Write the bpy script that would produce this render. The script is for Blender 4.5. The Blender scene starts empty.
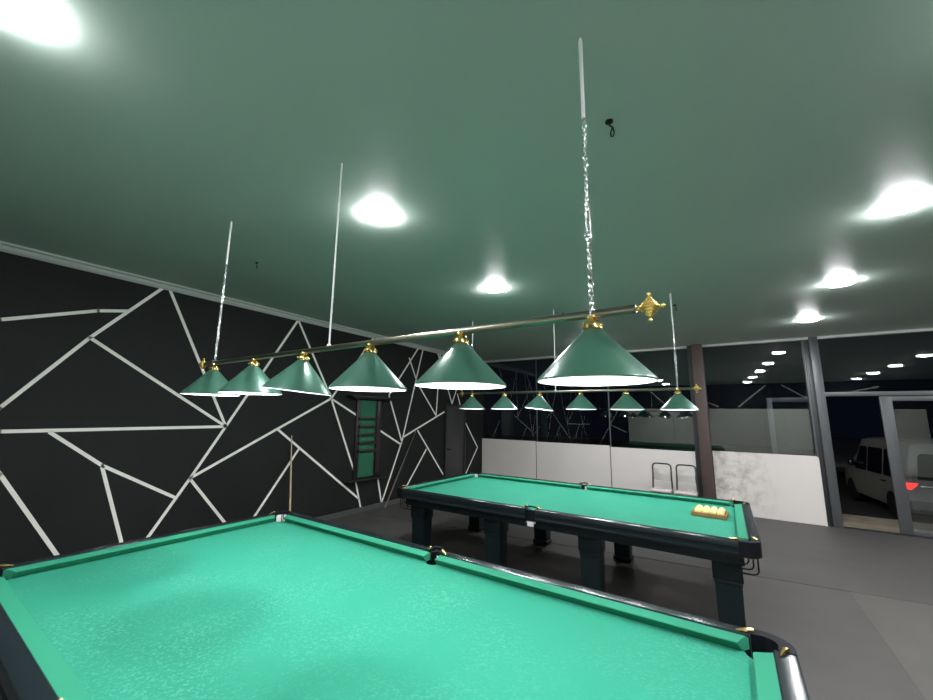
import bpy, bmesh, math, random
from mathutils import Vector, Matrix
PI = math.pi
random.seed(4)
SC = bpy.context.scene
COL = SC.collection

# ------------------------------------------------------------------ camera
def cam_axes(yaw, pitch, roll):
    cy, sy, cp, sp = math.cos(yaw), math.sin(yaw), math.cos(pitch), math.sin(pitch)
    f = Vector((-sy*cp, cy*cp, sp)); r = Vector((cy, sy, 0)); u = r.cross(f)
    cr, sr = math.cos(roll), math.sin(roll)
    return cr*r + sr*u, -sr*r + cr*u, f
R_, U_, F_ = cam_axes(.6143, .1677, .0190)
cam = bpy.data.cameras.new('camera'); camo = bpy.data.objects.new('camera', cam); COL.objects.link(camo)
m = Matrix((R_, U_, -F_)).transposed().to_4x4(); m.translation = Vector((0, 0, 1.7926)); camo.matrix_world = m
cam.sensor_width = 36; cam.lens = 395.4872/933*36; cam.shift_x = 17.25/933; cam.clip_start = .05
SC.camera = camo

# ------------------------------------------------------------------ world and exposure
w = bpy.data.worlds.new('night'); SC.world = w; w.use_nodes = True
w.node_tree.nodes['Background'].inputs[0].default_value = (.012, .017, .036, 1)
w.node_tree.nodes['Background'].inputs[1].default_value = .14
SC.view_settings.view_transform = 'Standard'; SC.view_settings.look = 'None'
SC.view_settings.gamma = 1; SC.view_settings.use_curve_mapping = False
SC.view_settings.exposure = 0.06
DOWN_E = 290.0    # brightness of each domed ceiling light
SHADE_W = 7.5    # watts of each bulb in a green shade
COOL = (.965, .97, 1.0)

sl = bpy.data.lights.new('outdoor_fill_light', 'SPOT'); sl.energy = 130; sl.color = (1, .93, .80); sl.shadow_soft_size = .3; sl.spot_size = 2.6; sl.spot_blend = .5  # added fill light outdoors, no real lamp; brightens the parked van
so = bpy.data.objects.new('outdoor_fill_light', sl); COL.objects.link(so); so.location = (-3, 14.5, 5.5)
so.rotation_euler = (Vector((3.0, 13.0, 0))-Vector((-3, 14.5, 5.5))).to_track_quat('-Z', 'Y').to_euler()

# ------------------------------------------------------------------ materials
MATS = {}
def mat(name, col, rough=.5, metal=0, spec=.5, coat=0, emit=None, es=0, trans=0, bump=None, vary=None, sheen=0):
    if name in MATS: return MATS[name]
    mt = bpy.data.materials.new(name); mt.use_nodes = True; nt = mt.node_tree; b = nt.nodes['Principled BSDF']
    b.inputs['Base Color'].default_value = (*col, 1); b.inputs['Roughness'].default_value = rough
    b.inputs['Metallic'].default_value = metal; b.inputs['Specular IOR Level'].default_value = spec
    b.inputs['Coat Weight'].default_value = coat; b.inputs['Coat Roughness'].default_value = .08
    b.inputs['Transmission Weight'].default_value = trans
    b.inputs['Sheen Weight'].default_value = sheen
    if emit: b.inputs['Emission Color'].default_value = (*emit, 1); b.inputs['Emission Strength'].default_value = es
    tc = nt.nodes.new('ShaderNodeTexCoord')
    if vary:   # (scale, amount, second colour)
        n = nt.nodes.new('ShaderNodeTexNoise'); n.inputs['Scale'].default_value = vary[0]; n.inputs['Detail'].default_value = 6
        nt.links.new(tc.outputs['Object'], n.inputs['Vector'])
        r = nt.nodes.new('ShaderNodeMapRange'); r.inputs['From Min'].default_value = .35; r.inputs['From Max'].default_value = .7
        r.inputs['To Max'].default_value = vary[1]; nt.links.new(n.outputs['Fac'], r.inputs['Value'])
        mx = nt.nodes.new('ShaderNodeMix'); mx.data_type = 'RGBA'; mx.inputs['A'].default_value = (*col, 1); mx.inputs['B'].default_value = (*vary[2], 1)
        nt.links.new(r.outputs[0], mx.inputs['Factor']); nt.links.new(mx.outputs['Result'], b.inputs['Base Color'])
    if bump:
        n = nt.nodes.new('ShaderNodeTexNoise'); n.inputs['Scale'].default_value = bump[0]; n.inputs['Detail'].default_value = 3
        nt.links.new(tc.outputs['Object'], n.inputs['Vector'])
        bp = nt.nodes.new('ShaderNodeBump'); bp.inputs['Strength'].default_value = bump[1]; bp.inputs['Distance'].default_value = .002
        nt.links.new(n.outputs['Fac'], bp.inputs['Height']); nt.links.new(bp.outputs[0], b.inputs['Normal'])
    MATS[name] = mt; return mt

def glass_mat(name, tint, k):
    mt = bpy.data.materials.new(name); mt.use_nodes = True; nt = mt.node_tree; nt.nodes.clear()
    out = nt.nodes.new('ShaderNodeOutputMaterial'); mx = nt.nodes.new('ShaderNodeMixShader')
    tr = nt.nodes.new('ShaderNodeBsdfTransparent'); tr.inputs[0].default_value = (*tint, 1)
    gl = nt.nodes.new('ShaderNodeBsdfGlossy'); gl.inputs['Roughness'].default_value = 0.0; gl.inputs[0].default_value = (.97, 1, .92, 1)
    fr = nt.nodes.new('ShaderNodeFresnel'); fr.inputs[0].default_value = 1.5
    geo = nt.nodes.new('ShaderNodeNewGeometry')
    ml = nt.nodes.new('ShaderNodeMath'); ml.operation = 'MULTIPLY'; ml.inputs[1].default_value = k; ml.use_clamp = True
    inv = nt.nodes.new('ShaderNodeMath'); inv.operation = 'SUBTRACT'; inv.inputs[0].default_value = 1
    m2 = nt.nodes.new('ShaderNodeMath'); m2.operation = 'MULTIPLY'
    L = nt.links.new
    L(fr.outputs[0], ml.inputs[0]); L(geo.outputs['Backfacing'], inv.inputs[1]); L(ml.outputs[0], m2.inputs[0]); L(inv.outputs[0], m2.inputs[1])
    L(m2.outputs[0], mx.inputs[0]); L(tr.outputs[0], mx.inputs[1]); L(gl.outputs[0], mx.inputs[2]); L(mx.outputs[0], out.inputs[0])
    MATS[name] = mt; return mt

def cloth_mat():
    mt = mat('cloth', (.026, .235, .150), .85, spec=.12, sheen=.0, bump=(900, .25)); nt = mt.node_tree; b = nt.nodes['Principled BSDF']
    tc = [n for n in nt.nodes if n.type == 'TEX_COORD'][0]
    v = nt.nodes.new('ShaderNodeTexNoise'); v.inputs['Scale'].default_value = 75; v.inputs['Detail'].default_value = 4; v.inputs['Roughness'].default_value = .65
    v2 = nt.nodes.new('ShaderNodeTexNoise'); v2.inputs['Scale'].default_value = 2.2; v2.inputs['Detail'].default_value = 3
    nt.links.new(tc.outputs['Object'], v.inputs['Vector']); nt.links.new(tc.outputs['Object'], v2.inputs['Vector'])
    r = nt.nodes.new('ShaderNodeMapRange'); r.inputs['From Min'].default_value = .50; r.inputs['From Max'].default_value = .72; r.inputs['To Max'].default_value = .48
    nt.links.new(v.outputs['Fac'], r.inputs['Value'])
    r2 = nt.nodes.new('ShaderNodeMapRange'); r2.inputs['From Min'].default_value = .35; r2.inputs['From Max'].default_value = .6
    nt.links.new(v2.outputs['Fac'], r2.inputs['Value'])
    mu = nt.nodes.new('ShaderNodeMath'); mu.operation = 'MULTIPLY'; nt.links.new(r.outputs[0], mu.inputs[0]); nt.links.new(r2.outputs[0], mu.inputs[1])
    mx = nt.nodes.new('ShaderNodeMix'); mx.data_type = 'RGBA'; mx.inputs['A'].default_value = (.026, .235, .150, 1); mx.inputs['B'].default_value = (.16, .44, .34, 1)
    nt.links.new(mu.outputs[0], mx.inputs['Factor']); nt.links.new(mx.outputs['Result'], b.inputs['Base Color'])
    return mt
CLOTH = cloth_mat()
CUSH = mat('cushion_cloth', (.024, .225, .132), .8, spec=.2, bump=(900, .2))
RAIL = mat('lacquered_wood', (.011, .018, .021), .22, spec=.42, coat=0)
LEGM = mat('painted_wood', (.004, .0115, .0135), .42, spec=.35)
LEATHER = mat('black_leather', (.004, .005, .008), .55, spec=.18, bump=(200, .4))
BRASS = mat('brass', (.80, .58, .22), .22, 1)
GOLD = mat('gold', (.95, .70, .22), .3, 1)
BARM = mat('dark_brass', (.26, .25, .19), .28, 1)
CHROME = mat('chrome', (.8, .82, .82), .15, 1)
BLACKM = mat('black_metal', (.012, .012, .013), .4, .6)
WHITEP = mat('white_plastic', (.8, .8, .78), .4)
SHADEG = mat('green_enamel', (.05, .15, .105), .32, .2, spec=.6, coat=.35)
SHADEW = mat('white_enamel', (.88, .9, .9), .6)
BULB = mat('bulb_glow', (1, 1, 1), .5, emit=COOL, es=25)
LENS = mat('downlight_glow', (1, 1, 1), .5, emit=COOL, es=DOWN_E)
FRAMEW = mat('white_trim_paint', (.62, .64, .60), .5)
CEIL = mat('green_stretch_ceiling', (.47, .56, .50), .42, spec=.45)
BLACKW = mat('black_wall_paint', (.0065, .0078, .0075), .66, spec=.3, vary=(3, .5, (.008, .011, .010)))
STRIPE = mat('white_stripe_paint', (.85, .85, .77), .6)
CORN = mat('cornice_paint', (.50, .53, .50), .55)
BASEB = mat('grey_baseboard', (.07, .075, .07), .45)
BOARD = mat('white_laminate', (.78, .735, .70), .42, vary=(2.0, .25, (.68, .65, .60)))
ALU = mat('grey_aluminium', (.085, .09, .094), .4, .2)
ALUD = mat('dark_aluminium', (.035, .038, .04), .4, .2)
BROWN = mat('brown_column_paint', (.075, .052, .045), .5, vary=(5, .5, (.095, .066, .056)))
GLASS = glass_mat('window_glass', (.82, .84, .86), 2.4)
DOORG = mat('dark_grey_door_paint', (.036, .038, .037), .4)
GREENB = mat('green_felt', (.012, .12, .06), .8)
DARKB = mat('dark_brown_wood', (.012, .010, .010), .4)
WOOD = mat('tray_wood', (.30, .17, .05), .45, vary=(20, .6, (.20, .10, .03)))
IVORY = mat('ivory_balls', (.85, .70, .30), .18, spec=.5, coat=.4)
CUEW = mat('cue_wood', (.55, .46, .26), .35)
CUED = mat('cue_dark_wood', (.13, .10, .08), .35)
PLASTIC = mat('crinkled_plastic', (.55, .54, .50), .12, spec=.8, coat=.6, bump=(18, 1.0))
TUBE = mat('grey_steel_tube', (.05, .045, .045), .35, .3)
VANW = mat('van_paint', (.36, .36, .33), .3, coat=.5)
VANB = mat('van_window', (.006, .006, .008), .12, spec=.6)
RUBBER = mat('tyre_rubber', (.01, .01, .01), .8)
REDL = mat('red_tail_lamp', (.8, .02, .02), .3, emit=(1, .05, .05), es=1.6)
PAVE = mat('tan_paving', (.34, .29, .21), .8, vary=(3.5, .9, (.20, .18, .14)))
ASPH = mat('asphalt', (.03, .03, .03), .9, vary=(9, .7, (.05, .048, .045)))

# floor mats: dirty grey rubber, three tones in mat-sized areas
def floor_mat(name, c1, c2):
    mt = mat(name, c1, .55, spec=.3, vary=(2.6, .7, c2), bump=(250, .15)); return mt
FL1 = floor_mat('rubber_floor_mat', (.078, .073, .068), (.062, .059, .055))
FL2 = floor_mat('rubber_floor_mat_pale', (.088, .082, .075), (.072, .068, .062))
FL3 = floor_mat('rubber_floor_mat_dark', (.070, .067, .064), (.058, .056, .053))

# stained board: dirt with its own shape
def stained():
    mt = mat('stained_laminate', (.72, .675, .635), .42); nt = mt.node_tree; b = nt.nodes['Principled BSDF']
    tc = [n for n in nt.nodes if n.type == 'TEX_COORD'][0]
    n = nt.nodes.new('ShaderNodeTexNoise'); n.inputs['Scale'].default_value = 5; n.inputs['Detail'].default_value = 7; n.inputs['Roughness'].default_value = .6
    sep = nt.nodes.new('ShaderNodeSeparateXYZ'); nt.links.new(tc.outputs['Object'], n.inputs['Vector']); nt.links.new(tc.outputs['Object'], sep.inputs[0])
    g = nt.nodes.new('ShaderNodeMapRange'); g.inputs['From Min'].default_value = .75; g.inputs['From Max'].default_value = -.1   # fades towards the right end
    nt.links.new(sep.outputs[0], g.inputs['Value'])
    g.inputs['From Min'].default_value = .25; g.inputs['From Max'].default_value = -.5
    r = nt.nodes.new('ShaderNodeMapRange'); r.inputs['From Min'].default_value = .44; r.inputs['From Max'].default_value = .72
    nt.links.new(n.outputs['Fac'], r.inputs['Value'])
    mu = nt.nodes.new('ShaderNodeMath'); mu.operation = 'MULTIPLY'; nt.links.new(g.outputs[0], mu.inputs[0]); nt.links.new(r.outputs[0], mu.inputs[1])
    mx = nt.nodes.new('ShaderNodeMix'); mx.data_type = 'RGBA'; mx.inputs['A'].default_value = (.72, .675, .635, 1); mx.inputs['B'].default_value = (.26, .25, .19, 1)
    nt.links.new(mu.outputs[0], mx.inputs['Factor']); nt.links.new(mx.outputs['Result'], b.inputs['Base Color'])
    return mt
STAIN = stained()

# ------------------------------------------------------------------ mesh helpers
class MB:
    def __init__(s): s.bm = bmesh.new(); s.mi = 0
    def _v(s, pts): return [s.bm.verts.new(p) for p in pts]
    def face(s, vs, smooth=True):
        try: f = s.bm.faces.new(vs); f.material_index = s.mi; f.smooth = smooth; return f
        except ValueError: return None
    def box(s, x0, x1, y0, y1, z0, z1, bev=0):
        g = bmesh.ops.create_cube(s.bm, size=1)['verts']
        for v in g: v.co = Vector(((x0+x1)/2+v.co.x*(x1-x0), (y0+y1)/2+v.co.y*(y1-y0), (z0+z1)/2+v.co.z*(z1-z0)))
        fs = {f for v in g for f in v.link_faces}
        for f in fs: f.material_index = s.mi
        if bev:
            es = list({e for v in g for e in v.link_edges})
            r = bmesh.ops.bevel(s.bm, geom=es, offset=bev, segments=2, affect='EDGES', profile=.5)
            for f in r['faces']: f.material_index = s.mi
        return s
    def prism(s, poly, z0, z1, axis='z'):
        def P(a, b, c): return {'z': (a, b, c), 'x': (c, a, b), 'y': (a, c, b)}[axis]
        lo = s._v([P(a, b, z0) for a, b in poly]); hi = s._v([P(a, b, z1) for a, b in poly]); n = len(poly)
        s.face(lo[::-1]); s.face(hi)
        for i in range(n): s.face([lo[i], lo[(i+1) % n], hi[(i+1) % n], hi[i]])
        return s
    def loft(s, rings, closed=True, cap=True):
        R = [s._v(r) for r in rings]; n = len(R[0])
        for a, b in zip(R, R[1:]):
            for i in range(n if closed else n-1): s.face([a[i], a[(i+1) % n], b[(i+1) % n], b[i]])
        if cap: s.face(R[0][::-1]); s.face(R[-1])
        return s
    def tube(s, pts, r, n=10, cap=True):
        pts = [Vector(p) for p in pts]; rings = []; rr = r if isinstance(r, (list, tuple)) else [r]*len(pts)
        t0 = (pts[1]-pts[0]).normalized(); a = t0.orthogonal().normalized()
        for i, p in enumerate(pts):
            t = (pts[min(i+1, len(pts)-1)]-pts[max(i-1, 0)]).normalized()
            a = (a-t*a.dot(t)).normalized(); b = t.cross(a)
            rings.append([p+rr[i]*(math.cos(2*PI*k/n)*a+math.sin(2*PI*k/n)*b) for k in range(n)])
        return s.loft(rings, True, cap)
    def lathe(s, prof, c=(0, 0, 0), n=32, axis='z'):
        rings = []
        for r, z in prof:
            ring = []
            for k in range(n):
                t = 2*PI*k/n; p = (r*math.cos(t), r*math.sin(t), z)
                if axis == 'x': p = (p[2], p[0], p[1])
                if axis == 'y': p = (p[1], p[2], p[0])
                ring.append((c[0]+p[0], c[1]+p[1], c[2]+p[2]))
            rings.append(ring)
        return s.loft(rings, True, True)
    def ball(s, c, r, n=16): 
        k = n//2; return s.lathe([(max(1e-4, r*math.sin(PI*i/k)), -r*math.cos(PI*i/k)) for i in range(k+1)], c, n)
    def torus(s, c, R, r, mat3=None, sx=1, n=14, k=6):
        rings = []
        for i in range(n):
            t = 2*PI*i/n; ring = []
            for j in range(k):
                q = 2*PI*j/k; p = Vector(((R+r*math.cos(q))*math.cos(t), r*math.sin(q), (R+r*math.cos(q))*math.sin(t)*sx))
                if mat3: p = mat3 @ p
                ring.append(Vector(c)+p)
            rings.append(ring)
        V = [s._v(r_) for r_ in rings]
        for i in range(n):
            a, b = V[i], V[(i+1) % n]
            for j in range(k): s.face([a[j], a[(j+1) % k], b[(j+1) % k], b[j]])
        return s
    def build(s, name, mats, parent=None, loc=None, ang=32):
        me = bpy.data.meshes.new(name)
        bmesh.ops.recalc_face_normals(s.bm, faces=s.bm.faces); s.bm.to_mesh(me); s.bm.free()
        for mm in (mats if isinstance(mats, (list, tuple)) else [mats]): me.materials.append(mm)
        for p in me.polygons: p.use_smooth = True
        me.set_sharp_from_angle(angle=math.radians(ang))
        o = bpy.data.objects.new(name, me); COL.objects.link(o)
        if parent: o.parent = parent
        if loc: o.location = loc
        return o
def empty(name, loc=(0, 0, 0), rz=0):
    o = bpy.data.objects.new(name, None); COL.objects.link(o); o.location = loc; o.rotation_euler.z = rz; o.empty_display_size = .1; return o
def tag(o, label, cat, group=None):
    o['label'] = label; o['category'] = cat
    if group: o['group'] = group
    return o
def struct(o, label=None):
    o['kind'] = 'structure'
    if label: o['label'] = label
    return o
def kids(o): return [c for c in bpy.data.objects if c.parent == o]
def copy_tree(o, parent=None):
    c = o.copy(); COL.objects.link(c); c.parent = parent
    for ch in kids(o): copy_tree(ch, c)
    return c

# ------------------------------------------------------------------ room shell
XW, YG, ZC, XR, YB = -5.85, 10.04, 3.43, 6.0, -1.0
b = MB()
b.box(XW-.2, XR+.2, YB-.2, YG+.06, -.12, -.002)
def quad(pts, z0, z1, mi): b.mi = mi; b.prism(pts, z0, z1)
quad([(XW, YB), (.90, YB), (.90, 6.35), (XW, 5.45)], -.01, 0, 0)
quad([(.91, YB), (XR, YB), (XR, 7.0), (.91, 6.36)], -.01, 0, 1)
quad([(XW, 5.46), (.90, 6.36), (XR, 7.01), (XR, YG+.05), (XW, YG+.05)], -.01, .002, 2)
struct(b.build('floor', [FL1, FL2, FL3]))
b = MB(); b.box(XW-.2, XR+.2, YB-.2, YG+.15, ZC, ZC+.12); struct(b.build('ceiling', CEIL))

# left wall with its painted stripes (world y, z)
STR = [[(.0, 2.45), (.56, 2.66), (1.28, 2.92), (1.55, 2.98)], [(1.87, 3.36), (1.25, 2.6), (.68, 1.8), (-.2, .6)], [(1.25, 2.6), (2.85, 1.6)],
 [(1.95, 3.36), (2.85, 1.6)], [(-.6, 1.58), (.71, 1.57), (2.85, 1.6)], [(1.06, 1.56), (1.54, 1.18), (2.32, .72)], [(1.54, 1.17), (1.90, .08)],
 [(.2, 1.98), (.77, 1.16), (1.42, .08)], [(3.85, 3.36), (2.85, 1.6), (2.47, .94), (1.95, .08)], [(3.85, 3.36), (4.63, 2.1)], [(2.47, .94), (4.64, 2.08)],
 [(3.65, 1.55), (5.45, .23)], [(2.47, .93), (3.15, .08)], [(4.06, 1.23), (3.25, .08)], [(4.64, 2.08), (6.56, 1.19)], [(4.64, 2.08), (5.25, .81), (5.5, .04)],
 [(6.12, 2.22), (6.59, 1.23)], [(7.03, 3.36), (6.12, 2.22)], [(5.6, 3.36), (4.64, 2.08)], [(7.21, 3.36), (6.59, 1.27), (6.03, .04)], [(5.79, .98), (6.05, .04)],
 [(6.64, 1.35), (8.14, 1.92)], [(6.72, 3.1), (7.05, 2.54), (7.79, 1.82)], [(7.9, 3.36), (7.79, 1.82)], [(7.8, 3.36), (8.46, 2.13), (9.1, 3.36)], [(7.1, 1.48), (8.13, .41), (8.4, .1)],
 [(7.45, 1.05), (6.7, .2)], [(8.7, 2.4), (9.03, 1.74), (9.75, .97), (9.0, .15)]]
def stripes(b, segs, put, wd=.036):
    for s in segs:
        for k, ((y0, z0), (y1, z1)) in enumerate(zip(s, s[1:])):
            d = Vector((y1-y0, z1-z0)).normalized(); n = Vector((-d.y, d.x))*wd/2; e = d*wd*.3
            a, c = Vector((y0, z0)), Vector((y1, z1))
            if k: a = a-e
            if k < len(s)-2: c = c+e
            b.prism([tuple(a+n), tuple(a-n), tuple(c-n), tuple(c+n)], *put[1], axis=put[0])
b = MB(); b.box(XW-.2, XW, YB-.2, YG+.15, 0, ZC); b.mi = 1
stripes(b, STR, ('x', (XW-.01, XW+.003)))
struct(b.build('wall_left', [BLACKW, STRIPE]))
b = MB(); b.prism([(XW, ZC), (XW+.075, ZC), (XW+.068, ZC-.018), (XW+.04, ZC-.03), (XW+.028, ZC-.062), (XW+.012, ZC-.075), (XW, ZC-.085)][::-1], YB, YG, axis='y')
o = b.build('trim_1', CORN); struct(o)
b = MB(); b.box(XW, XW+.018, YB, 8.12, 0, .085); b.box(XW, XW+.018, 9.10, YG, 0, .085); struct(b.build('baseboard_left', BASEB))
b = MB(); b.box(XR, XR+.2, YB-.2, YG+.15, 0, ZC); struct(b.build('wall_right', BLACKW))
# wall behind the camera: black with stripes, white panels up to 2.4 m (seen mirrored in the glass)
b = MB(); b.box(XW, XR, YB-.2, YB, 0, ZC); b.mi = 1
stripes(b, [[(-5.6, .4), (-4.6, 2.2), (-4.2, 3.36)], [(-5.0, 1.6), (-4.2, 1.2)], [(-3.2, 3.36), (-2.4, 2.5)], [(-1.6, 2.4), (-.4, 3.36)], [(-.9, 3.0), (.2, 2.45)], [(.9, 2.45), (1.9, 3.36)], [(2.4, 3.36), (3.6, 2.45)], [(3.1, 2.85), (4.6, 3.2)]], ('y', (YB-.01, YB+.003)), .05)
struct(b.build('wall_back', [BLACKW, STRIPE]))
b = MB()
for i in range(5): b.box(-4.10+i*1.95, -4.10+i*1.95+1.94, YB+.004, YB+.03, .05, 2.37)
struct(b.build('trim_2', mat('white_wall_panels', (.80, .82, .78), .5)))
# cornice and floor line under the glass wall
b = MB(); b.box(XW, XR, YG-.03, YG+.09, ZC-.045, ZC); struct(b.build('trim_3', CORN))
b = MB(); b.box(XW, 1.30, YG-.03, YG+.09, 0, .06); b.box(1.47, XR, YG-.03, YG+.09, 0, .012); struct(b.build('trim_4', ALUD))

# glass wall
def pane(n, x0, x1, z0=.06, z1=ZC-.045, y=YG+.03):
    b = MB(); b.box(x0+.004, x1-.004, y, y+.012, z0, z1); return struct(b.build('window_%d' % n, GLASS))
panes = [(XW, -4.21), (-4.21, -2.37), (-2.37, -.66), (-.37, 1.24)]
for i, (x0, x1) in enumerate(panes): 
    p = pane(i+1, x0, x1)
    if i == 3: p.data.transform(Matrix.Translation((.43, YG+.03, 0)) @ Matrix.Rotation(.026, 4, 'Z') @ Matrix.Translation((-.43, -YG-.03, 0)))
    if i in (0, 1):
        b = MB(); b.box(x1-.012, x1+.012, YG+.02, YG+.05, .06, ZC-.045); b.build('glass_joint', ALU, p)
# brown column
b = MB(); b.box(-.575, -.375, YG-.20, YG-.02, 0, ZC, .006); b.mi = 1; b.box(-.66, -.575, YG-.06, YG+.10, 0, ZC); b.box(-.575, -.37, YG-.02, YG+.12, 0, ZC); struct(b.build('trim_5', [BROWN, ALUD]), 'brown square column in front of the glass wall')
# mullion and main post of the entrance
b = MB(); b.box(1.24, 1.27, YG-.02, YG+.08, 0, ZC, .003); b.mi = 1; b.box(1.27, 1.35, YG-.0, YG+.08, 0, ZC, .003); b.mi = 0; b.box(1.34, 1.47, YG-.05, YG+.10, 0, ZC, .004)
struct(b.build('trim_6', [ALU, ALUD]))
b = MB()
b.box(1.47, XR, YG-.02, YG+.08, 2.30, 2.375, .003)          # transom rail
b.box(3.95, 4.10, YG-.03, YG+.09, 0, ZC-.045, .003)
struct(b.build('trim_7', ALU))
pane(5, 1.47, 3.95, 2.385)
pane(6, 4.10, 6.0, .1)
def leaf(name, x0, x1, y, w_=.085):
    r = empty(name, ((x0+x1)/2, y, 0)); struct(r); h = (x1-x0)/2
    b = MB(); b.box(-h, -h+w_, 0, .05, .02, 2.29, .003); b.box(h-w_, h, 0, .05, .02, 2.29, .003); b.box(-h+w_, h-w_, 0, .05, 2.21, 2.29, .003); b.box(-h+w_, h-w_, 0, .05, .02, .12, .003)
    b.build('door_frame', ALU, r)
    b = MB(); b.box(-h+w_, h-w_, .02, .03, .12, 2.21); b.build('door_glass', GLASS, r)
    b = MB(); b.tube([(h-.045, -.0, .95), (h-.045, -.05, .97), (h-.045, -.05, 1.25), (h-.045, 0, 1.27)], .012); b.build('door_handle', CHROME, r)
    return r
leaf('door_1', .62, 1.40, YG+.16)          # open, folded back against the outside of the glass
leaf('door_2', 2.165, 3.94, YG, .15)

# dark door in the left wall
r = empty('door_3', (XW, 8.60, 0)); struct(r)
b = MB(); b.box(0, .03, -.40, .40, 0, 2.06, .003); b.mi = 1; b.box(0, .05, -.46, -.40, 0, 2.12, .004); b.box(0, .05, .40, .46, 0, 2.12, .004); b.box(0, .05, -.40, .40, 2.06, 2.12, .004)
b.build('door_leaf', [DOORG, mat('dark_door_frame', (.016, .017, .017), .4)], r)
b = MB(); b.lathe([(.022, 0), (.022, .012), (.009, .014), (.009, .05)], (.03, -.34, 1.0), 14, 'x'); b.tube([(.075, -.345, 1.0), (.078, -.24, 1.0)], .009); b.build('door_handle', BLACKM, r)

# ------------------------------------------------------------------ billiard tables
HL, HW = 1.775, .882
ZB, ZN, ZR, OUT, JO = .794, .838, .850, .152, .070
def cushion_mesh(x0, x1, e0, e1):
    # runs along x, nose at y=0, outer at y=+JO ; e0/e1: how far the nose end is cut back
    prof = [(0, ZN-.004), (.004, ZN), (JO, ZN+.006), (JO, ZB-.0), (.034, ZB), (.004, ZN-.008)]
    rings = []
    for x, e in ((x0, e0), (x0+.012, e0*.6), (x1-.012, -e1*.6), (x1, -e1)):
        rings.append([(x+e*(1-y/JO), y, z-(0 if x not in (x0, x1) else .004*(1 if z > ZN-.01 else 0))) for y, z in prof])
    return rings
def rail_rings(x0, x1, yo=OUT):
    prof = [(JO+.001, ZR-.004), (JO+.006, ZR), (yo-.012, ZR), (yo-.003, ZR-.003), (yo, ZR-.011), (yo, ZR-.05), (yo-.008, ZR-.056), (yo-.010, ZR-.085),
            (yo-.004, ZR-.092), (yo-.004, ZR-.108), (yo-.02, ZR-.116), (JO+.001, ZR-.116)]
    return [[(x, y, z) for y, z in prof] for x in (x0, x1)]
def xf(rings, M): return [[M @ Vector(p) for p in r] for r in rings]
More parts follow.
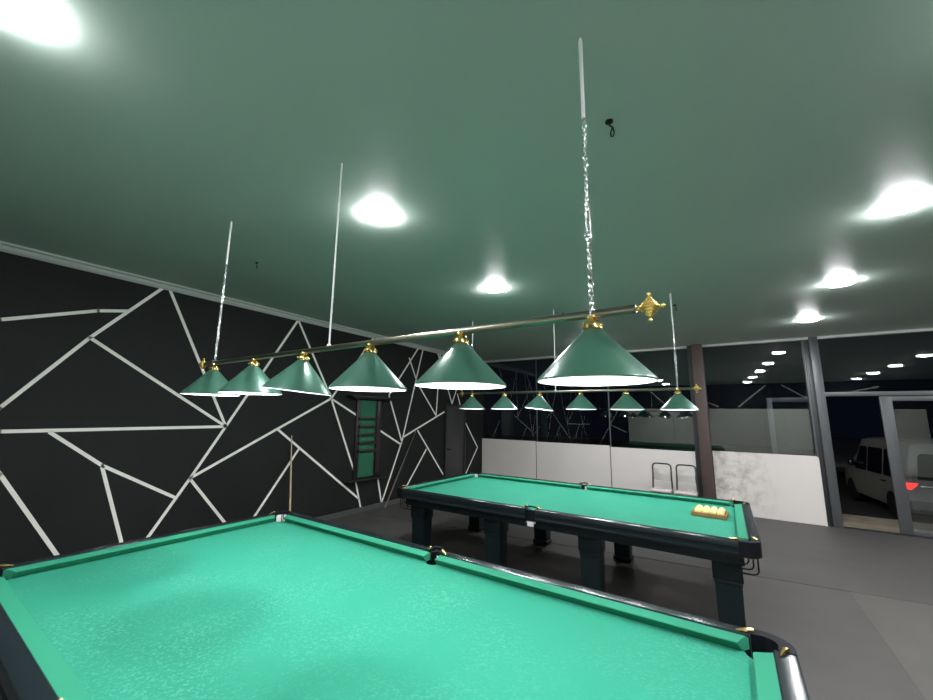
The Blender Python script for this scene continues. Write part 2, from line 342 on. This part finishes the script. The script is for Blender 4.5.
def table():
    T = empty('billiard_table')
    # slate bed with pocket cut-outs
    pts = []
    ex = .035
    def arc(cx, cy, r, a0, a1, n=8): return [(cx+r*math.cos(math.radians(a0+(a1-a0)*i/n)), cy+r*math.sin(math.radians(a0+(a1-a0)*i/n))) for i in range(n+1)]
    X, Y = HL+ex, HW+ex
    # counter-clockwise from lower left corner
    pts += arc(-X, -Y, .062, 90, 0)[0:]
    pts += arc(0, -Y-.01, .050, 180, 0)
    pts += arc(X, -Y, .062, 180, 90)
    pts += arc(X, Y, .062, 270, 180)
    pts += arc(0, Y+.01, .050, 0, -180)
    pts += arc(-X, Y, .062, 0, -90)
    b = MB(); b.prism(pts, ZB-.045, ZB); b.build('playing_bed', CLOTH, T)
    # cushions and rails
    I = Matrix.Identity(4)
    CR, MD = .045, .043
    for sy in (1, -1):
        for sx in (1, -1):
            M = Matrix.Translation((0, sy*HW, 0)) @ Matrix.Diagonal((sx, sy, 1, 1))
            b = MB(); b.loft(xf(cushion_mesh(MD-.004, HL-CR+.035, .012, .05), M)); b.build('cushion', CUSH, T)
            b = MB(); b.loft(xf(rail_rings(.055, HL-.005), M)); b.build('rail', RAIL, T)
    for sx in (1, -1):
        M = Matrix.Translation((sx*HL, 0, 0)) @ Matrix(((0, sx, 0, 0), (1, 0, 0, 0), (0, 0, 1, 0), (0, 0, 0, 1)))
        b = MB(); b.loft(xf(cushion_mesh(-HW+CR-.035, HW-CR+.035, .05, .05), M)); b.build('cushion', CUSH, T)
        b = MB(); b.loft(xf(rail_rings(-HW+.005, HW-.005), M)); b.build('rail', RAIL, T)
    # corner pockets
    for sx in (1, -1):
        for sy in (1, -1):
            M = Matrix.Translation((sx*HL, sy*HW, 0)) @ Matrix.Diagonal((sx, sy, 1, 1))
            def W(p): return tuple(M @ Vector(p))
            out_ = [(-.004, OUT-.002)] + [(OUT-.002-.115+.115*math.sin(t), OUT-.002-.115+.115*math.cos(t)) for t in [PI/2*i/8 for i in range(9)]] + [(OUT-.002, -.004)]
            inn = [(JO+.02, -.004)] + [(.038+.056*math.cos(t), .038+.056*math.sin(t)) for t in [math.radians(-20+130*i/8) for i in range(9)]] + [(-.004, JO+.02)]
            poly = out_ + inn
            b = MB()
            z0, z1 = ZR-.116, ZR+.003
            lo = b._v([W((x, y, z0)) for x, y in poly]); hi = b._v([W((x, y, z1)) for x, y in poly]); n = len(poly)
            b.face(lo); b.face(hi)
            for i in range(n): b.face([lo[i], lo[(i+1) % n], hi[(i+1) % n], hi[i]])
            pk = b.build('pocket', LEATHER, T, ang=50)
            # brass horns on the two rail ends
            for q in (0, 1):
                pp = [(-.055, .092, ZR+.003), (-.035, .098, ZR+.006), (-.012, .106, ZR+.009), (.008, .118, ZR+.009), (.016, .128, ZR+.003)]
                if q: pp = [(y, x, z) for x, y, z in pp]
                b = MB(); b.tube([W(p) for p in pp], [.003, .007, .010, .010, .005], 10); b.build('horn', BRASS, pk)
            if sx < 0:
             b = MB(); rr = .050; c0 = (.045, .045)
             ring0 = []; A = [math.radians(-35+160*i/14) for i in range(15)]
             for rad, z in ((rr, .745), (rr, .828), (rr-.004, .830), (rr-.004, .745)): ring0.append([W((c0[0]+rad*math.cos(t), c0[1]+rad*math.sin(t), z)) for t in A])
             b.loft([[ring0[j][i] for j in range(4)] for i in range(15)]); b.build('pocket_liner', WHITEP, pk)
            # black rod runner that catches the balls under the pocket
            b = MB()
            for k in range(3):
                xx, zz = .118-.030*k, .585+.034*k
                b.tube([W(p) for p in [(xx, .03, .735), (xx, .03, zz+.03), (xx-.012, .03, zz+.008), (xx-.035, .03, zz), (-.10, .02, zz-.006)]], .0062, 8)
            b.tube([W((.0, .025, .58)), W((.0, .03, .735))], .004, 6)
            b.build('ball_runner', BLACKM, pk)
            b = MB(); b.tube([W((.01, .10, .727)), W((.075, .10, .722)), W((.115, .07, .724))], .007, 8); b.build('runner_bracket', BRASS, pk)
    # middle pockets
    for sy in (1, -1):
        M = Matrix.Translation((0, sy*HW, 0)) @ Matrix.Diagonal((1, sy, 1, 1))
        def W(p): return tuple(M @ Vector(p))
        A = [math.radians(180*i/12) for i in range(13)]
        outer = [(-.055, .075), (-.055, OUT-.004), (-.045, OUT+.004), (.045, OUT+.004), (.055, OUT-.004), (.055, .075)]
        inn = [(.044*math.cos(t), .075+.044*math.sin(t)) for t in A]
        poly = outer+inn; b = MB(); n = len(poly)
        lo = b._v([W((x, y, ZR-.118)) for x, y in poly]); hi = b._v([W((x, y, ZR-.010)) for x, y in poly]); b.face(lo); b.face(hi)
        for i in range(n): b.face([lo[i], lo[(i+1) % n], hi[(i+1) % n], hi[i]])
        b.tube([W((-.050*math.cos(t), .088+.034*math.sin(t), ZR+.008+.014*math.sin(t))) for t in A], .0085, 10)
        pk = b.build('pocket', LEATHER, T, ang=50)
        for q in (1, -1):
            b = MB(); b.tube([W((q*.088, .088, ZR+.003)), W((q*.078, .087, ZR+.006)), W((q*.065, .088, ZR+.012)), W((q*.052, .090, ZR+.020)), W((q*.048, .094, ZR+.022))], [.003, .008, .012, .011, .006], 10)
            b.build('horn', BRASS, pk)
        if sy > 0:
         b = MB(); rg = []; A2 = [math.radians(-12+(95 if sy > 0 else 204)*i/14) for i in range(15)]
         for rad, z in ((.043, .745), (.043, .826), (.039, .828), (.039, .745)): rg.append([W((rad*math.cos(t), .050+rad*math.sin(t), z)) for t in A2])
         b.loft([[rg[j][i] for j in range(4)] for i in range(15)]); b.build('pocket_liner', WHITEP, pk)
        b = MB(); b.box(-.035, .035, .0, .02, 0, .055, .006); b.box(-.05, .05, -.02, .0, .03, .05, .004)
        for v in b.bm.verts: v.co = M @ (v.co+Vector((0, .125, .672)))
        b.build('pocket_plate', WHITEP, pk)
    # frame under the rails
    b = MB(); f0, f1 = HL+.03, HW+.03
    b.box(-f0, f0, f1-.04, f1, .635, .74, .004); b.box(-f0, f0, -f1, -f1+.04, .635, .74, .004)
    b.box(f0-.04, f0, -f1+.04, f1-.04, .635, .74); b.box(-f0, -f0+.04, -f1+.04, f1-.04, .635, .74)
    b.box(-f0+.04, f0-.04, -f1+.04, f1-.04, .69, .752)
    for x in (-1.67, -.56, .54, 1.68): b.box(x-.05, x+.05, -f1+.1, f1-.1, .55, .69)
    b.build('frame', LEGM, T)
    for x in (-1.67, -.56, .54, 1.68):
        for y in (-.72, .72):
            b = MB(); h = .108
            b.box(x-h, x+h, y-.11, y+.11, .47, .69, .006)
            b.box(x-h+.008, x+h-.008, y-.10, y+.10, .44, .47, .004)
            t0, t1 = .096, .092
            b.loft([[(x-t0, y-.092, .44), (x+t0, y-.092, .44), (x+t0, y+.092, .44), (x-t0, y+.092, .44)], [(x-t1, y-.08, .06), (x+t1, y-.08, .06), (x+t1, y+.08, .06), (x-t1, y+.08, .06)]])
            b.box(x-t1-.015, x+t1+.015, y-.095, y+.095, .012, .06, .006)
            lg = b.build('leg', LEGM, T)
            b = MB(); b.lathe([(.03, 0.003), (.03, .014)], (x, y, 0), 14); b.build('foot', BLACKM, lg)
    return T
T1 = table(); T1.location = (-1.778, 1.440, 0)
tag(T1, 'large near billiard table with bright green cloth, cut off by the bottom edge', 'billiard table', 'billiard tables')
T2 = copy_tree(T1); T2.location = (-1.824, 5.135, 0); T2.rotation_euler.z = .009; T2.scale.x = 1.006
tag(T2, 'farther billiard table on dark legs with a tray of balls on its cloth', 'billiard table', 'billiard tables')

# ball tray
tr = empty('ball_tray', (-.265, 5.34, ZB), math.radians(-3))
tag(tr, 'small wooden ball tray on the right end of the far billiard table', 'tray')
b = MB(); h = .150; b.box(-h, h, -h, h, .001, .012); b.build('tray_base', WOOD, tr)
b = MB()
for s in (1, -1): b.box(-h-.008, h+.008, s*h-.004, s*h+.004+.004*s, .001, .045, .002); b.box(s*h-.004, s*h+.004+.004*s, -h+.004, h-.004, .001, .045, .002)
b.build('tray_side', WOOD, tr)
b = MB(); b.ball((0, 0, 0), .034, 20); ball0 = b.build('billiard_ball', IVORY)
rows = ['nearest', 'second nearest', 'third', 'rearmost']; cols = ['leftmost', 'second from left', 'third from left', 'rightmost']
Rz = Matrix.Rotation(math.radians(-3), 4, 'Z')
for i in range(4):
    for j in range(4):
        o = ball0 if i+j == 0 else ball0.copy()
        if i+j: COL.objects.link(o)
        o.location = Vector((-.265, 5.34, ZB+.048)) + Rz @ Vector((-.1035+.069*j, -.1035+.069*i, 0))
        tag(o, 'pale yellow ball in the wooden tray, %s row, %s' % (rows[i], cols[j]), 'ball', 'balls in the tray')

# ------------------------------------------------------------------ lamps over the tables
def chain(b, x, y, z0, z1, L=.027, r=.0026):
    z = z0; k = 0
    pitch = L-.009
    n = int((z1-z0)/pitch); pitch = (z1-z0)/n
    for i in range(n):
        M = Matrix.Rotation(PI/2*(i % 2)+.5+.25*math.sin(i*.7), 3, 'Z')
        b.torus((x, y, z0+pitch*(i+.5)), .0078, r, M, sx=1.75, n=12, k=5)
def point(name, loc, watts, radius, parent=None, col=COOL):
    l = bpy.data.lights.new(name, 'POINT'); l.energy = watts; l.shadow_soft_size = radius; l.color = col
    o = bpy.data.objects.new(name, l); COL.objects.link(o); o.location = loc
    if parent: o.parent = parent
    return o
def hanging_lamp():
    R = empty('hanging_lamp'); ZBAR = 0; half = 1.655
    b = MB(); b.lathe([(.0165, -half), (.0165, half)], (0, 0, 0), 20, 'x')
    bar = b.build('bar', BARM, R)
    for s in (1, -1):
        # ribbed gold lozenge with small end balls
        b = MB(); c = s*(half+.045)
        RX = Matrix.Rotation(PI/2, 3, 'X')
        for i in range(7):
            t = (i-3)/3; b.torus((c, 0, .030*t), .006+.024*(1-abs(t))**.9, .0052, RX, n=24, k=8)
        b.lathe([(.002, -.042), (.006, -.036), (.024, -.002), (.024, .002), (.006, .036), (.002, .042)], (c, 0, 0), 20)
        b.ball((c, 0, .047), .007, 12); b.ball((c, 0, -.047), .007, 12); b.ball((c+s*.042, 0, 0), .008, 12); b.ball((c-s*.036, 0, 0), .011, 12)
        b.tube([(c-s*.055, 0, 0), (c+s*.04, 0, 0)], .006, 10)
        b.build('finial', GOLD, R)
    for i in range(6):
        x = (i-2.5)*.600
        # cone shade; two of them hang slightly askew in the photograph
        tilt = {2: math.radians(5)}.get(i, 0); tx = {2: math.radians(-3)}.get(i, 0)
        b = MB(); b.mi = 0
        r0, r1, z0, z1 = .033, .210, -.062, -.250
        b.mi = 0
        out_ = [(r0-.012, z0+.006), (r0, z0), ((r0+r1)/2, (z0+z1)/2), (r1-.003, z1+.003), (r1, z1-.002), (r1-.001, z1-.008)]
        b.loft([[(r*math.cos(2*PI*k/48), r*math.sin(2*PI*k/48), z) for k in range(48)] for r, z in out_], True, False)
        b.mi = 1
        inn = [(r1-.001, z1-.008), (r1-.006, z1-.008), (r1-.008, z1+.003), ((r0+r1)/2-.003, (z0+z1)/2-.003), (r0-.002, z0-.004), (r0-.013, z0+.002)]
        b.loft([[(r*math.cos(2*PI*k/48), r*math.sin(2*PI*k/48), z) for k in range(48)] for r, z in inn], True, False)
        sh = b.build('shade', [SHADEG, SHADEW], R, (x, 0, 0)); sh.rotation_euler = (tx, tilt, 0)
        # outward/inward skins keep their own side: no recalculation needed after joining at the rim
        b = MB(); b.lathe([(.010, -.012), (.012, -.022), (.024, -.026), (.030, -.032), (.034, -.040), (.036, -.050), (.036, -.058), (.030, -.062), (.018, -.064)], (0, 0, 0), 24)
        for k in range(10):
            t = 2*PI*k/10; b.ball((.034*math.cos(t), .034*math.sin(t), -.045), .006, 8)
        b.lathe([(.021, -.006), (.023, -.014), (.018, -.020)], (0, 0, 0), 20)
        b.build('shade_cap', BRASS, sh)
        b = MB(); b.lathe([(.016, -.075), (.018, -.10), (.030, -.125), (.042, -.150), (.045, -.170), (.040, -.190), (.024, -.206), (.002, -.212)], (0, 0, 0), 20)
        b.build('bulb', BULB, sh)
        lp = point('bulb_light', (0, 0, -.225), SHADE_W, .045, sh)
    zt = ZC-2.19
    for x in (-1.50, 1.50):
        b = MB(); b.lathe([(.005, .845), (.0075, .85), (.0085, zt-.02), (.0045, zt-.002)], (x, 0, 0), 12); b.build('sleeve', WHITEP, R)
        b = MB(); chain(b, x, 0, .005, .845)
        if x > 0:
            b.tube([(x, 0, .80), (x+.002, 0, .845)], .006, 8)
            b.tube([(x-.008, 0, .33), (x-.008, 0, .46)], .003, 6); b.tube([(x+.008, 0, .33), (x+.008, 0, .46)], .003, 6); b.box(x-.013, x+.013, -.007, .007, .315, .338, .002)
        b.torus((x, 0, 0), .021, .004, Matrix.Rotation(PI/2, 3, 'Z'))
        b.build('chain', CHROME, R, ang=60)
    b = MB(); b.tube([(-.06, 0, .01), (-.06, 0, .03), (-.06, 0, zt-.002)], .0055, 8); b.lathe([(.012, 0.005), (.014, .02), (.006, .03)], (-.06, 0, 0), 12); b.build('power_cord', WHITEP, R)
    return R
L1 = hanging_lamp(); L1.location = (-1.903, 1.515, 2.19)
tag(L1, 'nearer hanging lamp, long dark brass bar with six green cone shades and gold finials', 'lamp', 'hanging lamps over the tables')
L2 = copy_tree(L1); L2.location = (-2.008, 5.66, 2.19)
tag(L2, 'farther hanging lamp with six small green cone shades over the back table', 'lamp', 'hanging lamps over the tables')

# ------------------------------------------------------------------ ceiling downlights
def downlight():
    R = empty('ceiling_light')
    b = MB(); b.lathe([(.135, 0), (.134, -.003), (.130, -.004), (.128, 0)], (0, 0, 0), 40); b.build('frame', FRAMEW, R)
    b = MB(); b.lathe([(.128, -.003), (.125, -.012), (.110, -.022), (.08, -.030), (.045, -.034), (.001, -.035)], (0, 0, 0), 40); b.build('diffuser', LENS, R)
    return R
D0 = downlight(); first = True
spots = [(-2.25, .05, 'round ceiling light glaring in the top left corner of the photo'), (-2.24, 2.13, 'big round ceiling light between the near lamp\'s white cords'),
 (-2.34, 4.30, 'small round ceiling light above the middle of the near lamp bar'), (1.20, 4.20, 'large round ceiling light at the right edge of the photo'),
 (1.18, 6.23, 'round ceiling light in the right-hand row, the middle of the three in view'), (1.14, 8.27, 'round ceiling light in the right-hand row, nearest the glass wall'),
 (-2.32, 8.40, 'small round ceiling light hidden behind the near lamp\'s rightmost shade'), (1.20, .05, 'round ceiling light of the right-hand row, beside the wall behind the camera'), (1.20, 2.12, 'round ceiling light of the right-hand row, second from the wall behind the camera'),
 (3.85, 2.12, 'round ceiling light of the outermost right row, second from the wall behind the camera'), (3.85, .05, 'round ceiling light of the outermost right row, beside the wall behind the camera'),
 (3.85, 4.2, 'round ceiling light of the outermost right row, third from the wall behind the camera'), (3.85, 6.25, 'round ceiling light of the outermost right row, second from the glass wall'),
 (3.85, 8.3, 'round ceiling light of the outermost right row, nearest the glass wall')]
for i, (x, y, lb) in enumerate(spots):
    o = D0 if i == 0 else copy_tree(D0)
    o.location = (x, y, ZC); tag(o, lb, 'ceiling light', 'round ceiling lights')

# hooks left in the ceiling
def hook(x, y, s, lb):
    b = MB(); b.lathe([(.020*s, 0), (.020*s, -.006), (.012*s, -.014), (.005*s, -.018)], (0, 0, 0), 16)
    b.tube([(0, 0, -.015*s), (.004, 0, -.028*s), (.016*s, 0, -.04*s), (.022*s, 0, -.07*s), (.016*s, 0, -.092*s), (.006*s, 0, -.088*s), (.004*s, 0, -.07*s), (.012*s, 0, -.045*s)], .0038*s, 8)
    tag(b.build('ceiling_hook', BLACKM, None, (x, y, ZC)), lb, 'hook', 'hooks in the ceiling')
hook(-.42, 2.095, 1.1, 'black open hook in the ceiling right of the near lamp\'s right chain')
hook(-4.13, 2.15, .8, 'small dark hook in the ceiling right of the near lamp\'s left chain')
hook(-.52, 6.30, 1.0, 'small dark hook in the ceiling beside the far lamp\'s right chain')
hook(-2.02, 5.95, .8, 'small dark hook in the ceiling above the far lamp\'s white cord')

# ------------------------------------------------------------------ things along the left wall
# cue rack
R = empty('cue_rack', (XW+.002, 5.60, 0)); tag(R, 'black wall rack with a green felt panel and dark slats on the striped wall', 'rack')
b = MB(); b.box(0, .025, -.36, .30, .62, 2.12, .003); b.build('backboard', DARKB, R)
b = MB(); b.box(.024, .032, -.26, .13, .64, 2.08, .002); b.build('felt_panel', GREENB, R)
b = MB(); b.box(.0, .16, -.60, .62, 2.13, 2.165, .004); b.box(0, .12, -.50, .52, 2.105, 2.13, .003); b.build('top_shelf', DARKB, R)
b = MB(); b.box(.0, .17, -.58, .36, .585, .615, .004); b.build('bottom_shelf', DARKB, R)
for z in (1.73, 1.58, 1.42, 1.27, 1.12):
    b = MB(); b.box(.026, .065, -.30, .20, z-.026, z+.026, .003); b.build('slat', DARKB, R)
b = MB(); b.box(.024, .045, .17, .28, .68, 2.09, .003); b.build('side_strip', mat('dark_maroon_wood', (.022, .014, .015), .4), R)
# cues leaning on the wall
def cue(a, c, m1, lb):
    a, c = Vector(a), Vector(c); d = (c-a).normalized(); Ln = (c-a).length
    R = empty('billiard_cue', a); R.rotation_euler = d.to_track_quat('Z', 'Y').to_euler(); tag(R, lb, 'cue', 'cues leaning on the left wall')
    b = MB(); b.lathe([(.0152, .012), (.0150, .4), (.013, .8), (.0095, 1.2), (.0065, Ln-.02)], (0, 0, 0), 14); b.build('shaft', m1, R)
    b = MB(); b.lathe([(.006, 0.002), (.0152, .0035), (.0155, .012)], (0, 0, 0), 14); b.build('bumper', RUBBER, R)
    b = MB(); b.lathe([(.0066, Ln-.02), (.0064, Ln-.006), (.003, Ln-.001)], (0, 0, 0), 12); b.build('tip', WHITEP, R)
cue((-5.60, 3.84, .003), (XW+.012, 3.90, 1.45), CUEW, 'pale wooden cue standing upright against the wall behind the near table corner')
cue((-5.70, 5.98, .003), (XW+.012, 7.02, 1.45), CUED, 'brown cue leaning aslant on the wall by the far table\'s left corner')

# ------------------------------------------------------------------ white boards along the glass
def board(x0, x1, z1, m_, lb, rnd=0):
    h = (x1-x0)/2; b = MB()
    poly = [(-h, .0), (h, .0)] + ([(h, z1-rnd)] + [(h-rnd+rnd*math.cos(t), z1-rnd+rnd*math.sin(t)) for t in (.4, .8, 1.2)] + [(h-rnd, z1)] if rnd else [(h, z1)]) + [(-h, z1)]
    b.prism(poly, 0, .018, axis='y')
    o = b.build('white_board', m_, None, ((x0+x1)/2, YG-.055, .004)); tag(o, lb, 'board', 'white boards before the glass wall')
board(XW+.01, -4.225, 1.205, BOARD, 'white board against the glass, leftmost, at the striped wall')
board(-4.205, -2.38, 1.195, BOARD, 'white board against the glass, second from the striped wall')
board(-2.36, -.67, 1.165, BOARD, 'white board against the glass behind the two chairs')
board(-.36, 1.265, 1.205, STAIN, 'white board with grey stains against the glass, right of the brown column', .05)

# chairs
def chair():
    R = empty('chair')
    b = MB(); w2 = .165
    path = [(-w2-.015, -.02, .004), (-w2-.008, .0, .45), (-w2, .03, .70), (-w2, .045, .88)]
    path += [(-w2+.06-.06*math.cos(t), .052, .88+.06*math.sin(t)) for t in (.5, 1.0, PI/2)]
    path += [(-x, y, z) for x, y, z in path[::-1]]
    b.tube(path, .0155, 10); b.build('back_frame', TUBE, R)
    b = MB(); rows = []
    for i in range(9):
        z = .62+.22*i/8; ring = []
        bul = .014*math.sin(PI*i/8)+.010
        for x, y in [(-.155, -.004), (-.08, -.012-bul), (0, -.015-bul), (.08, -.012-bul), (.155, -.004), (.155, .008), (0, .008+bul*.3), (-.155, .008)]:
            ring.append((x+random.uniform(-.003, .003), y+.035+random.uniform(-.004, .004), z+random.uniform(-.004, .004)))
        rows.append(ring)
    b.loft(rows); b.build('backrest', PLASTIC, R, ang=25)
    b = MB(); b.box(-.18, .18, -.36, .02, .435, .475, .014); b.build('seat', mat('wrapped_seat', (.62, .55, .52), .2, coat=.5, bump=(14, .8)), R)
    b = MB()
    for s in (1, -1): b.tube([(s*.17, -.02, .43), (s*.17, -.33, .43), (s*.172, -.345, .41), (s*.18, -.36, .004)], .0115, 10)
    b.tube([(-.17, -.30, .425), (.17, -.30, .425)], .009, 8); b.tube([(-.172, -.03, .25), (.172, -.03, .25)], .008, 8)
    b.build('front_frame', TUBE, R)
    return R
c1 = chair(); c1.location = (-1.225, 9.25, 0); tag(c1, 'left one of two tube-framed chairs with plastic-wrapped backs', 'chair', 'wrapped chairs')
c2 = copy_tree(c1); c2.location = (-.80, 9.25, 0); tag(c2, 'right one of two tube-framed chairs, nearer the brown column', 'chair', 'wrapped chairs')

# ------------------------------------------------------------------ outside
b = MB(); b.box(-9, 12, YG+.10, 11.7, -.25, -.02); struct(b.build('paving', PAVE))
b = MB(); b.box(-25, 30, YG+.10, 45, -.5, -.28); struct(b.build('road', ASPH))
def vehicle(name, L, Wd, H, paint, hood=.7):
    R = empty(name)
    h = Wd/2
    # stations from the rear (y=0) to the front: (y, z_low, z_belt, z_roof, half width belt, half width roof)
    st = [(0, .42, .88, H-.30, h-.06, h-.24), (.03, .30, .92, H-.08, h-.03, h-.17), (.18, .24, .95, H-.01, h, h-.13), (.9, .22, .97, H, h, h-.12), (1.9, .22, .97, H, h, h-.12),
          (L-1.65, .22, .96, H-.03, h, h-.13), (L-1.25, .22, .95, H-.22, h, h-.17), (L-hood-.12, .22, .94, 1.02, h-.01, h-.20), (L-.25, .24, .82, .90, h-.05, h-.26), (L-.06, .28, .62, .74, h-.12, h-.34), (L, .36, .52, .60, h-.2, h-.42)]
    rings = []
    for y, zl, zb, zr, wb, wr in st:
        half_ = [(0, zl), (wb-.10, zl), (wb-.02, zl+.05), (wb, zl+.18), (wb, (zl+zb)/2+.1), (wb-.015, zb), ((wb*.35+wr*.65), zb+(zr-zb)*.62), (wr, zr-.04), (wr-.10, zr), (0, zr+.01)]
        rings.append([(x, y, z) for x, z in half_]+[(-x, y, z) for x, z in half_[-2:0:-1]])
    b = MB(); b.loft(rings); body = b.build('body', paint, R, ang=40)
    def side_win(y0, y1, s, slant=0):
        b = MB(); zb, zt = .93, H-.24
        def xx(z): t = (z-.93)/(H-.05-.93); return (h-.012)*(1-t)+(h-.125)*t
        o_ = .018
        pts = [(y0+.03, zb), (y1-.03, zb), (y1, zb+.05), (y1-slant, zt-.05), (y1-slant-.04, zt), (y0+.05, zt), (y0, zt-.06), (y0, zb+.05)]
        lo = b._v([(s*(xx(z)-.06), y, z) for y, z in pts]); hi = b._v([(s*(xx(z)+o_), y, z) for y, z in pts]); n = len(pts)
        b.face(lo); b.face(hi)
        for i in range(n): b.face([lo[i], lo[(i+1) % n], hi[(i+1) % n], hi[i]])
        b.build('side_window', VANB, R)
    for s in (1, -1):
        side_win(.22, 1.02, s); side_win(1.12, 1.95, s); side_win(2.03, L-1.35, s, .25)
        for y in (.75, L-.85):
            b = MB(); b.lathe([(.12, -.10), (.29, -.10), (.31, -.07), (.31, .07), (.29, .10), (.19, .10), (.18, .07), (.03, .085)], (s*(h-.095), y, .31), 28, 'x')
            wh = b.build('wheel', RUBBER, R)
            b = MB(); b.lathe([(.17, .0), (.17, .01), (.05, .02), (.02, .03)], (s*(h-.02), y, .31), 24, 'x'); b.build('hubcap', CHROME, wh)
        b = MB(); b.prism([(s*(h-.09), .74), (s*(h-.035), .74), (s*(h-.0), .84), (s*(h-.01), .88), (s*(h-.20), .88), (s*(h-.18), .84)], -.012, .06, axis='y'); b.build('tail_light', REDL if name == 'white_van' or True else REDL, R)
        b = MB(); b.box(min(s*h, s*(h+.14)), max(s*h, s*(h+.14)), L-1.45, L-1.37, .98, 1.14, .02); b.build('wing_mirror', VANB, R)
        b = MB(); b.tube([(s*(h+.004), .95, .80), (s*(h+.012), 1.0, .80), (s*(h+.012), 1.14, .80), (s*(h+.004), 1.2, .80)], .012, 8); b.build('side_handle', BLACKM, R)
    b = MB(); q = h-.24
    b.prism([(-q-.04, 0.95), (q+.04, 0.95), (q-.01, H-.34), (q-.06, H-.28), (-q+.06, H-.28), (-q+.01, H-.34)], -.018, .05, axis='y'); b.build('rear_window', VANB, R)
    b = MB(); b.box(-h+.22, h-.22, -.025, .03, .80, .83, .005); b.build('tailgate_trim', CHROME, R)
    b = MB(); b.box(-h+.03, h-.03, -.075, .12, .34, .52, .02); b.build('bumper', mat('grey_bumper', (.16, .16, .16), .5), R)
    b = MB(); b.box(-.24, .24, -.022, .0, .64, .74, .003); b.build('number_plate', WHITEP, R)
    return R
v = vehicle('van', 4.1, 1.72, 1.77, VANW); v.location = (3.78, 12.83, -.28); v.rotation_euler.z = .09
tag(v, 'white van parked outside the glass door, red tail light facing the room', 'van')
v2 = vehicle('car', 4.0, 1.66, 1.50, mat('grey_car_paint', (.08, .085, .09), .35, coat=.4)); v2.location = (4.3, 25.5, -.28); v2.rotation_euler.z = math.radians(172)
tag(v2, 'grey car parked far outside, half hidden behind the door post and the white van', 'car')
